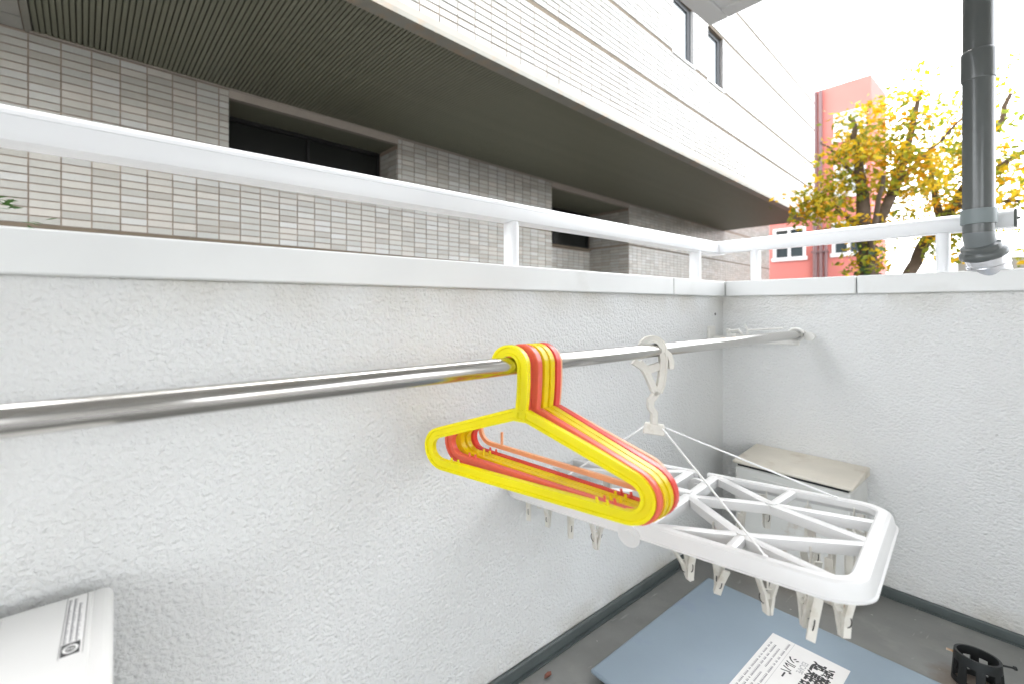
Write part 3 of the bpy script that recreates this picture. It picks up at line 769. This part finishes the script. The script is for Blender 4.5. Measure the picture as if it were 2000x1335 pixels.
# I-shaped section: a across the strip in the plane, b through the thickness
def isec(w, t, rim=.0034, web=.0024):
    h = w / 2; k = t / 2
    return [(-h, -k), (-h + rim, -k), (-h + rim + .001, -web), (h - rim - .001, -web), (h - rim, -k), (h, -k), (h, k), (h - rim, k), (h - rim - .001, web), (-h + rim + .001, web), (-h + rim, k), (-h, k)]
def make_hanger(name, label, m, X, yaw, dz=0.0, kind='std', roll=0.0):
    base = Vector((X, -0.29, 0.911 + dz))
    t = thing(name, label, 'hanger', base, (0, 0, yaw), group='plastic hangers on the pole')
    Rm = Matrix.Translation(base) @ Matrix.Rotation(yaw, 4, 'Z') @ Matrix.Rotation(roll, 4, 'Y')
    def T(p): return Rm @ Vector((p[0], 0, p[1]))
    up = (Rm.to_3x3() @ Vector((0, 1, 0))).normalized()
    w, th = (0.0205, 0.0125) if kind == 'std' else (0.009, 0.007)
    pts = HP if kind == 'std' else [Vector(((p.x + .021) * .93 - .021, -0.081 + (p.y + 0.081) * .84)) for p in HP]
    MB().sweep([T(p) for p in pts], isec(w, th, .0048, .0028), closed=True, upv=up).build('body', m, t, smooth=30)
    # neck and hook
    hk = []; r = 0.0262
    hk = [Vector((-0.021, -0.090)), Vector((-0.0225, -0.074)), Vector((-0.0245, -0.056)), Vector((-0.0258, -0.036)), Vector((-0.0262, -0.020))]
    c0 = Vector((0.0, 0.0))
    for k in range(15):
        a = math.pi - R(178) * k / 14
        hk.append(Vector((r * math.cos(a), 0.002 + r * math.sin(a))))
    hw = 0.0195 if kind == 'std' else .008
    MB().sweep([T(p) for p in hk], isec(hw, th, .0045, .0030), upv=up).build('hook', m, t, smooth=30)
    if kind == 'std':
        for sx in (-1, 1):                     # strap notches on the bottom bar
            for q in (0.132, 0.148):
                a = T((sx * q - .021, -0.203)); b = T((sx * q - .018, -0.1925))
                MB().tube([a, b], .0022, 6).build('strap_notch', m, t, smooth=60)
    else:
        for xx in (0.110, -0.152):
            MB().tube([T((xx, -0.188)), T((xx, -0.158))], .003, 6).build('bar_clip', m, t, smooth=60)
    return t
XH = -1.655
make_hanger('clothes_hanger', 'bright yellow plastic hanger, foremost on the pole and nearest the camera', 'yellow', XH, R(105.5))
make_hanger('clothes_hanger', 'coral red plastic hanger, second from front, right behind the foremost yellow one', 'coral', XH + .0335, R(98.2))
make_hanger('clothes_hanger', 'yellow plastic hanger directly behind the coral one, third from front', 'yellow2', XH + .0525, R(96.2))
make_hanger('clothes_hanger', 'deep yellow plastic hanger, fourth from front, just before the hindmost red one', 'yellow2', XH + .0690, R(95.8))
make_hanger('clothes_hanger', 'red plastic hanger closing the row behind the yellow hangers', 'red', XH + .0865, R(95.4))
make_hanger('clothes_hanger', 'slim pale orange hanger with thin bar seen through the yellow one', 'peach', XH + .101, R(96.0), kind='slim')

# ------------------------------------------------------------------ pinch hanger (folding drying rack)
RC = Vector((-1.1461, -0.3254, 0.5736)); yw = -1.5005
Lv = Vector((math.cos(yw), math.sin(yw), 0.078)).normalized(); Wv = Vector((-math.sin(yw), math.cos(yw), 0.0101)).normalized(); Nv = Lv.cross(Wv).normalized()
def P(a, b, c=0.0): return RC + Lv * a + Wv * b + Nv * c
rack = thing('drying_rack', 'white folding clip rack hanging from the pole by cords', 'drying rack', (-1.163, -0.29, 0.72))
HL, HW, CR = 0.338, 0.201, 0.046
RIM = [(-.012, -.014), (-.012, -.002), (-.009, .001), (.004, .001), (.009, -.002), (.011, -.006), (.0140, -.025), (.0165, -.0265), (.0165, -.029), (.0118, -.029), (.0105, -.025), (.0075, -.0075), (.004, -.004), (-.008, -.004), (-.009, -.014)]
RIM = [(a, b) for a, b in RIM]
for sgn in (1, -1):
    pts = []
    a0 = 0.012 * sgn
    pts.append((a0, -HW)); pts.append((sgn * (HL - CR), -HW))
    for k in range(1, 9):
        a = -math.pi / 2 + math.pi / 2 * k / 8
        pts.append((sgn * (HL - CR + CR * math.cos(a)), -HW + CR + CR * math.sin(a)))
    for k in range(0, 9):
        a = math.pi / 2 * k / 8
        pts.append((sgn * (HL - CR + CR * math.cos(a)), HW - CR + CR * math.sin(a)))
    pts.append((a0, HW))
    prof = RIM if sgn > 0 else [(-a, b) for a, b in RIM]
    MB().sweep([P(*p) for p in pts], prof, upv=Nv).build('frame', 'white', rack, smooth=22)
    # struts
    def strut(plist, w=.0100, h=.021):
        pr_ = [(-w, -h), (-w, -.0025), (-w * .5, -.0005), (w * .5, -.0005), (w, -.0025), (w, -h), (w - .002, -h), (w - .002, -.004), (-w + .002, -.004), (-w + .002, -h)]
        MB().sweep([P(sgn * p[0], p[1]) for p in plist], pr_, upv=Nv).build('strut', 'white', rack, smooth=40)
    strut([(.030, -.200), (.030, .200)], .0105)
    strut([(.034, -.195), (.174, -.120), (.335, -.015)])
    strut([(.034, .012), (.172, -.1225), (.312, -.190)])
    strut([(.034, .016), (.172, .0765), (.333, -.002)])
    strut([(.034, .195), (.174, .079), (.333, .105)])
    strut([(.173, -.122), (.173, -.197)], .008, .014)
    strut([(.174, .080), (.186, .197)], .008, .014)
    for hx, hy in ((.174, -.121), (.173, .078)):
        MB().tube([P(sgn * hx, hy, -.016), P(sgn * hx, hy, .0015)], .011, 14).build('strut_boss', 'white', rack, smooth=40)
# fold hinges
for b_ in (-HW - .012, HW - .045):
    d = MB().tube([P(0, b_ - .006, -.028), P(0, b_ + .006, -.028)], .023, 28)
    d.tube([P(0, b_ - .0085, -.028), P(0, b_ - .006, -.028)], .012, 20)
    d.build('hinge_disc', 'white', rack, smooth=40)
for b_ in (-.05, .03): MB().box(-.032, .032, b_ - .012, b_ + .012, -.010, .0035, lambda x, y, z: P(x, y, z)).build('fold_catch', 'white', rack, bevel=.003)
# hub and cords
HUB = Vector((-1.158, -0.29, 0.722))
hb = MB(); hx = Vector((math.sin(R(20)), -math.cos(R(20)), 0)); hy = Vector((math.cos(R(20)), math.sin(R(20)), 0))
def HBt(a, b, c): return HUB + hx * a + hy * b + Vector((0, 0, c))
vs = [HBt(a, b, -.014) for a, b in ((-.024, -.012), (.024, -.012), (.024, .012), (-.024, .012))] + [HBt(a, b, .012) for a, b in ((-.021, -.008), (.021, -.008), (.021, .008), (-.021, .008))]
hb.add(vs, [(3, 2, 1, 0), (4, 5, 6, 7), (0, 1, 5, 4), (1, 2, 6, 5), (2, 3, 7, 6), (3, 0, 4, 7)])
hb.build('hub', 'oldwhite', rack, bevel=.003)
for (a, b), (ha, hb_) in (((.226, -.195), (.018, -.006)), ((.260, .195), (.020, .006)), ((-.226, -.195), (-.018, -.006)), ((-.260, .195), (-.020, .006))):
    MB().tube([HBt(ha, hb_, .004), P(a, b, .002)], .0021, 8).build('cord', 'cord', rack, smooth=60)
    MB().tube([P(a, b, -.004), P(a, b, .004)], .004, 8).build('cord_knot', 'cord', rack, smooth=60)
# hook clamp over the pole: plane roughly facing the camera
hkx = Vector((math.sin(R(48)), -math.cos(R(48)), 0)); ctr = Vector((-1.163, -0.29, 0.911))
def HK(a, c, b=0.0): return ctr + hkx * a + Vector((0, 0, c)) + hkx.cross(Vector((0, 0, 1))) * b
flat = lambda w, t: [(-w, -t), (w, -t), (w, t), (-w, t)]
hp = []
for k in range(17):
    a = R(178) - R(196) * k / 16
    hp.append(HK(-.002 + .0235 * math.cos(a), .004 + .0235 * math.sin(a)))
hp += [HK(.023, -.020), HK(.022, -.050), HK(.018, -.080), HK(.011, -.100)]
upk = hkx.cross(Vector((0, 0, 1))).normalized()
MB().sweep(hp, isec(.017, .013, .003, .0045), upv=upk).build('hook', 'oldwhite', rack, smooth=35)
MB().sweep([HK(.010, -.098), HK(-.006, -.122), HK(-.006, -.138), HK(.002, -.150), HK(.002, -.178)], flat(.0075, .007), upv=upk).build('swivel', 'oldwhite', rack, bevel=.002)
lev = MB().sweep([HK(-.046, -.026), HK(-.022, -.042), HK(-.012, -.060), HK(.000, -.090), HK(.009, -.108)], [(-.0085, -.007), (.0085, -.007), (.0075, .007), (-.0075, .007)], upv=upk)
lev.sweep([HK(-.022, -.044), HK(-.010, -.046), HK(.016, -.036)], flat(.010, .005), upv=upk)
lev.sweep([HK(-.030, -.026), HK(-.014, -.046)], flat(.006, .005), upv=upk)
lev.build('clamp_lever', 'oldwhite', rack, bevel=.0015)
MB().sweep([HK(.026, .000), HK(.036, -.010), HK(.041, -.026), HK(.041, -.044)], flat(.006, .006), upv=upk).build('release_tab', 'oldwhite', rack, bevel=.0015)

# clothes pegs on the rack
def clip_meshes():
    out = {}
    for sgn in (-1, 1):
        b = MB()
        prof = [(0.0195, -.004), (0.0230, -.0045), (0.0100, -.044), (0.0050, -.078), (0.0008, -.0785), (0.0008, -.066), (0.0042, -.050), (0.0048, -.042)]
        vs = [(sgn * x, y, z) for y in (-.0058, .0058) for x, z in prof]; n = len(prof)
        b.add(vs, [tuple(range(n)), tuple(reversed(range(n, 2 * n)))] + [(k, (k + 1) % n, n + (k + 1) % n, n + k) for k in range(n)])
        out[sgn] = b.mesh('jaw', 'oldwhite')
    s = MB(); pts = [(0.0155 * math.cos(R(a)), 0.0, -.046 + 0.0155 * math.sin(R(a))) for a in range(-200, 21, 10)]
    s.tube(pts, .0009, 6); out['spring'] = s.mesh('spring', 'wire', 60)
    k = MB().tube([(0, 0, .012), (0, 0, -.034)], .0016, 6).tube([(-.008, 0, -.034), (.008, 0, -.034)], .0015, 6); k.tube([(0, 0, -.05), (0, 0, -.04)], .004, 8); out['link'] = k.mesh('link', 'oldwhite', 60)
    return out
CM = clip_meshes()
def clip(a, b, drop, yaw, tilt=0.0, tilt2=0.0, sc_=1.0):
    o = bpy.data.objects.new('peg', CM[-1]); col.objects.link(o); o.parent = rack
    o.matrix_parent_inverse = Matrix.Translation(-rack.location)
    b = max(-.176, min(.176, b)); a = max(-.314, min(.314, a))
    o.location = P(a, b, -.016 - drop * .75); o.rotation_euler = (tilt, tilt2, yaw); o.scale = (sc_,) * 3
    for nm, key in (('jaw', 1), ('spring', 'spring'), ('link', 'link')):
        c = bpy.data.objects.new(nm, CM[key]); col.objects.link(c); c.parent = o
fy = R(-34.64)      # facing the camera
for a, b, dr, y_, t1, t2 in (
        (.085, -.196, .018, fy + .15, 0, R(-14)), (.100, -.185, .004, fy + 1.4, 0, 0), (.150, -.199, .016, fy + .7, R(6), R(-16)), (.158, -.190, .028, fy + 1.1, R(8), R(-14)),
        (.222, -.199, .018, fy + .05, 0, 0), (.272, -.197, .016, fy + 1.35, 0, 0), (.287, -.199, .032, fy + .9, R(8), R(14)), (.330, -.165, .012, fy + 1.5, 0, R(4)),
        (.338, -.030, .016, fy + 1.2, R(10), R(8)), (-.092, -.202, .014, fy + .3, 0, R(4)), (-.162, -.204, .012, fy + 1.45, 0, 0), (-.224, -.200, .014, fy + .9, R(6), R(-12)), (-.285, -.200, .004, fy + 1.2, 0, 0),
        (.110, -.080, .006, fy + .5, 0, 0), (.125, .055, .004, fy + .8, R(5), 0), (.140, .195, .006, fy + 1.3, 0, 0), (.215, .195, .010, fy + .8, 0, R(6)), (.290, .193, .004, fy + .2, 0, 0),
        (.250, .035, .008, fy + 1.2, 0, 0), (.262, -.075, .008, fy + 1.4, 0, 0), (.285, -.050, .010, fy + .7, 0, R(10)), (.325, .110, .006, fy + .4, 0, 0),
        (-.080, .195, .004, fy + .4, 0, 0), (-.170, .195, .004, fy + 1.2, 0, 0), (-.250, .195, .004, fy + .7, 0, 0), (-.325, .05, .006, fy + .2, 0, 0), (-.325, -.09, .006, fy + 1.0, 0, 0), (-.13, -.06, .006, fy + .3, 0, 0), (-.19, .03, .006, fy + .9, 0, 0)):
    clip(a, b, dr, y_, t1, t2, .96)

# ------------------------------------------------------------------ downpipe
PXc, PYc = -0.022, -0.711
dp = thing('downpipe', 'dark grey plastic rain downpipe with elbow standing on the right parapet', 'pipe', (PXc, PYc, 1.2))
MB().tube([(PXc, PYc, 1.245), (PXc, PYc, 1.75)], .0325, 36, caps=False).build('pipe', 'pipe', dp, smooth=50)
MB().tube([(PXc, PYc, 1.75), (PXc, PYc, 2.354)], .0318, 36, caps=False).build('pipe', 'pipe', dp, smooth=50)
sk = MB().lathe([(.0315, 1.815), (.0345, 1.812), (.0352, 1.806), (.0352, 1.728), (.0345, 1.722), (.0315, 1.720)], 36, lambda x, y, z: (PXc + x, PYc + y, z))
sk.build('socket', 'pipe', dp, smooth=40)
stp = MB().lathe([(.0330, 1.272), (.0362, 1.273), (.0366, 1.277), (.0366, 1.315), (.0362, 1.318), (.0330, 1.319)], 36, lambda x, y, z: (PXc + x, PYc + y, z))
stp.build('strap', 'strap', dp, smooth=40)
dv = Vector((0.42, -0.20, -0.88)).normalized()
e0 = Vector((PXc, PYc, 1.262)); e1 = Vector((PXc, PYc, 1.246)); pts = [e0]
for k in range(9):
    f = k / 8; pts.append(e1 * 1 + Vector((0, 0, -1)) * (0.03 * math.sin(f)) + (dv * (0.03 * f * f)))
MB().tube(pts, .0322, 32).build('elbow', 'elbow', dp, smooth=60)
c = pts[-1]; q = dv.to_track_quat('Z', 'Y').to_matrix()
def EL(x, y, z): return tuple(c + q @ Vector((x, y, z)))
MB().lathe([(.031, -.020), (.041, -.016), (.0425, -.009), (.0425, -.002), (.0460, .001), (.0500, .006), (.0508, .013), (.0500, .020), (.046, .024), (.030, .025)], 40, EL).build('elbow_ring', 'pipe', dp, smooth=35)
MB().lathe([(.040, .022), (.0425, .026), (.0425, .046), (.0455, .049), (.0455, .054), (.042, .056), (.0415, .080)], 36, EL).build('sleeve', 'foil', dp, smooth=35)

# ------------------------------------------------------------------ cabinet beside the corner
cb_ = thing('ladder_cabinet', 'weathered white metal cabinet with beige lid against the right wall', 'cabinet', (-.12, -.3, 0))
MB().box(-0.238, -0.003, -0.462, -0.132, 0.018, 0.398).build('case', 'boxw', cb_, bevel=.006)
MB().box(-0.2395, -0.2375, -0.458, -0.136, 0.008, 0.045).build('lower_edge', 'rust', cb_)
MB().box(-0.234, -0.006, -0.458, -0.136, 0.001, 0.018).build('plinth', 'rust', cb_)
ld = MB(); vs = [(x, y, z) for (x, z) in ((-0.246, 0.408), (-0.246, 0.419), (-0.002, 0.440), (-0.002, 0.408)) for y in (-0.468, -0.126)]
ld.add(vs, [(0, 1, 3, 2), (2, 3, 5, 4), (4, 5, 7, 6), (6, 7, 1, 0), (0, 2, 4, 6), (1, 7, 5, 3)])
ld.build('lid', 'boxlid', cb_, bevel=.004)
MB().box(-0.232, -0.004, -0.455, -0.139, 0.398, 0.408).build('lid_gap', 'black', cb_)
MB().box(-0.2425, -0.2385, -0.40, -0.19, 0.365, 0.372).build('pull_lip', 'boxw', cb_, bevel=.001)

# ------------------------------------------------------------------ floor hatch with notice
ht = thing('floor_hatch', 'blue grey painted escape hatch lid on the balcony floor', 'hatch', (-.8, -.6, 0))
MB().box(-1.155, -0.475, -1.06, -0.142, 0.0005, 0.018).build('hatch_frame', 'hatchside', ht)
MB().box(-1.175, -0.457, -1.08, -0.124, 0.018, 0.032).build('lid', 'hatch', ht, bevel=.010, bseg=4)
pp_ = MB().box(-1.06, -0.605, -0.531, -0.361, 0.0322, 0.0329)
pn = pp_.build('notice', 'paper', None)
tag(pn, 'white paper evacuation notice with black lettering stuck on the hatch', 'notice')
ZT = 0.0331
def NT(x, y, z, x0, y0): return (x0 - x, y0 - y, ZT)       # reads along -X, upright towards -Y
def ntext(name, body, size, m, x0, y0, bold=0.0, zz=0.0):
    text_mesh(name, body, size, m, lambda x, y, z: (x0 - x, y0 - y, ZT + zz), pn, bold)
ntext('lettering', '避難器具', 0.050, 'ink', -0.640, -0.468, 0.0011)
ntext('lettering', 'ESCAPE', 0.018, 'greyink', -0.668, -0.4475, 0.0003)
ntext('lettering', 'シルバー', 0.027, 'ink', -0.672, -0.421, 0.0007)
MB().box(-1.055, -0.607, -0.4145, -0.4138, ZT, ZT + .0001).build('ruled_line', 'greyink', pn)
rnd = random.Random(9)
for row, (yy, h) in enumerate(((-0.4075, .0052), (-0.396, .0045), (-0.385, .0052), (-0.374, .0048))):
    b = MB(); x = -0.622 - (0, .045, .035, .03)[row]
    while x > -1.04:
        w = rnd.uniform(.003, .0055)
        if rnd.random() < .85:
            b.box(x - w, x, yy, yy + h * rnd.uniform(.5, .6), ZT, ZT + .0001)
            b.box(x - w * .6, x - w * .2, yy + h * .6, yy + h, ZT, ZT + .0001)
        x -= w + .0018
    b.build('small_print', 'midink', pn)

# drain strainer with its stain
SX, SY = -0.335, -0.727
ds = thing('drain_strainer', 'black slotted plastic drain strainer standing on the grey floor', 'strainer', (SX, SY, 0))
def SR(r, a, z): return (SX + r * math.cos(a), SY + r * math.sin(a), z)
def shell(a0, a1, z0, z1, n=3):
    b = MB(); vs = []
    for k in range(n + 1):
        a = a0 + (a1 - a0) * k / n
        for z in (z0, z1):
            ro = .046 - .005 * z / .08
            vs += [SR(ro, a, z), SR(ro - .005, a, z)]
    fs = []
    for k in range(n):
        o = k * 4
        fs += [(o, o + 4, o + 6, o + 2), (o + 1, o + 3, o + 7, o + 5), (o + 2, o + 6, o + 7, o + 3), (o, o + 1, o + 5, o + 4)]
    fs += [(0, 2, 3, 1), (n * 4, n * 4 + 1, n * 4 + 3, n * 4 + 2)]
    return b.add(vs, fs)
body = MB()
for z0, z1 in ((0.001, .014), (.058, .082)):
    s_ = shell(0, 2 * math.pi, z0, z1, 40); body.add(s_.v, s_.f)
for k in range(8):
    a = 2 * math.pi * k / 8; s_ = shell(a, a + .38, .0138, .0582, 3); body.add(s_.v, s_.f)
body.build('body', 'black', ds, smooth=40)
MB().tube([SR(.042, R(-60), .070), SR(.068, R(-60), .070)], .0025, 8).tube([SR(.066, R(-60), .070), SR(.070, R(-60), .070)], .005, 10).build('screw', 'black', ds, smooth=50)
MB().tube([SR(.042, R(100), .070), SR(.054, R(100), .070)], .003, 8).build('screw', 'rust', ds, smooth=50)

# ------------------------------------------------------------------ air conditioner outdoor unit (top seen at lower left)
ac = thing('air_conditioner', 'white outdoor air conditioner unit against the parapet, lower left corner', 'air conditioner', (-2.6, -.2, 0))
ZA = 0.604; AX1 = -2.2385; AX0 = -2.98; AY1 = -0.040; AY0 = -0.345
MB().box(AX0 + .004, AX1 - .004, AY0 + .004, AY1 - .004, 0.06, ZA - .012).build('case', 'ac', ac, bevel=.012, bseg=3)
top = MB().box(AX0, AX1, AY0, AY1, ZA - .03, ZA - .0); top.build('top_panel', 'ac', ac, bevel=.011, bseg=4)
MB().box(-2.36, -2.262, AY0 + .02, AY1 - .012, ZA - .002, ZA + .0022).build('raised_panel', 'ac', ac, bevel=.002)
for x in (-2.90, -2.32):
    MB().box(x - .03, x + .03, AY0 - .02, AY1 + .015, 0.0005, .06).build('foot', 'black', ac, bevel=.004)
LZ = ZA + .0026
lb = MB().box(-2.2915, -2.2685, -0.186, -0.052, LZ - .0006, LZ)
lbo = lb.build('label_plate', 'paper', ac)
bd_ = MB()
for x0, x1, y0, y1 in ((-2.2915, -2.2909, -.186, -.052), (-2.2691, -2.2685, -.186, -.052), (-2.2909, -2.2691, -.0526, -.052)): bd_.box(x0, x1, y0, y1, LZ + .0001, LZ + .0002)
bd_.build('label_border', 'ink', lbo)
MB().box(-2.2900, -2.2715, -.183, -.160, LZ + .0001, LZ + .0002).build('warning_block', 'ink', lbo)
MB().lathe([(.0052, LZ + .0003), (.0078, LZ + .0003)], 24, lambda x, y, z: (-2.2807 + x, -.1715 + y, z)).build('warning_symbol', 'paper', lbo)
MB().box(-2.2845, -2.2770, -.1725, -.1705, LZ + .00035, LZ + .0004).build('warning_symbol', 'paper', lbo)
for i_, x in enumerate((-2.2875, -2.2815, -2.2755)):
    b = MB(); y = -.158
    while y < -.060 - .018 * (i_ == 2):
        h = rnd.uniform(.002, .0042)
        b.box(x - .0018, x + .0002, y, y + h, LZ + .0001, LZ + .0002)
        if rnd.random() < .7: b.box(x + .0008, x + .0018, y + .0004, y + h * .7, LZ + .0001, LZ + .0002)
        y += h + .0009
    b.build('small_print', 'midink', lbo)

# dry leaf on the floor beside the hatch
lfm = MB(); lc = Vector((-1.262, -0.052, 0.003))
lfm.add([lc + Vector(p) for p in ((-.014, 0, 0), (-.004, -.007, .004), (.010, -.005, .003), (.016, .001, .006), (.008, .006, .005), (-.005, .006, .003), (0, 0, .0005))], [(0, 1, 6), (1, 2, 6), (2, 3, 6), (3, 4, 6), (4, 5, 6), (5, 0, 6)])
lo = lfm.build('dry_leaf', 'dryleaf'); tag(lo, 'tiny reddish dry leaf on the grey floor between hatch and parapet', 'leaf')
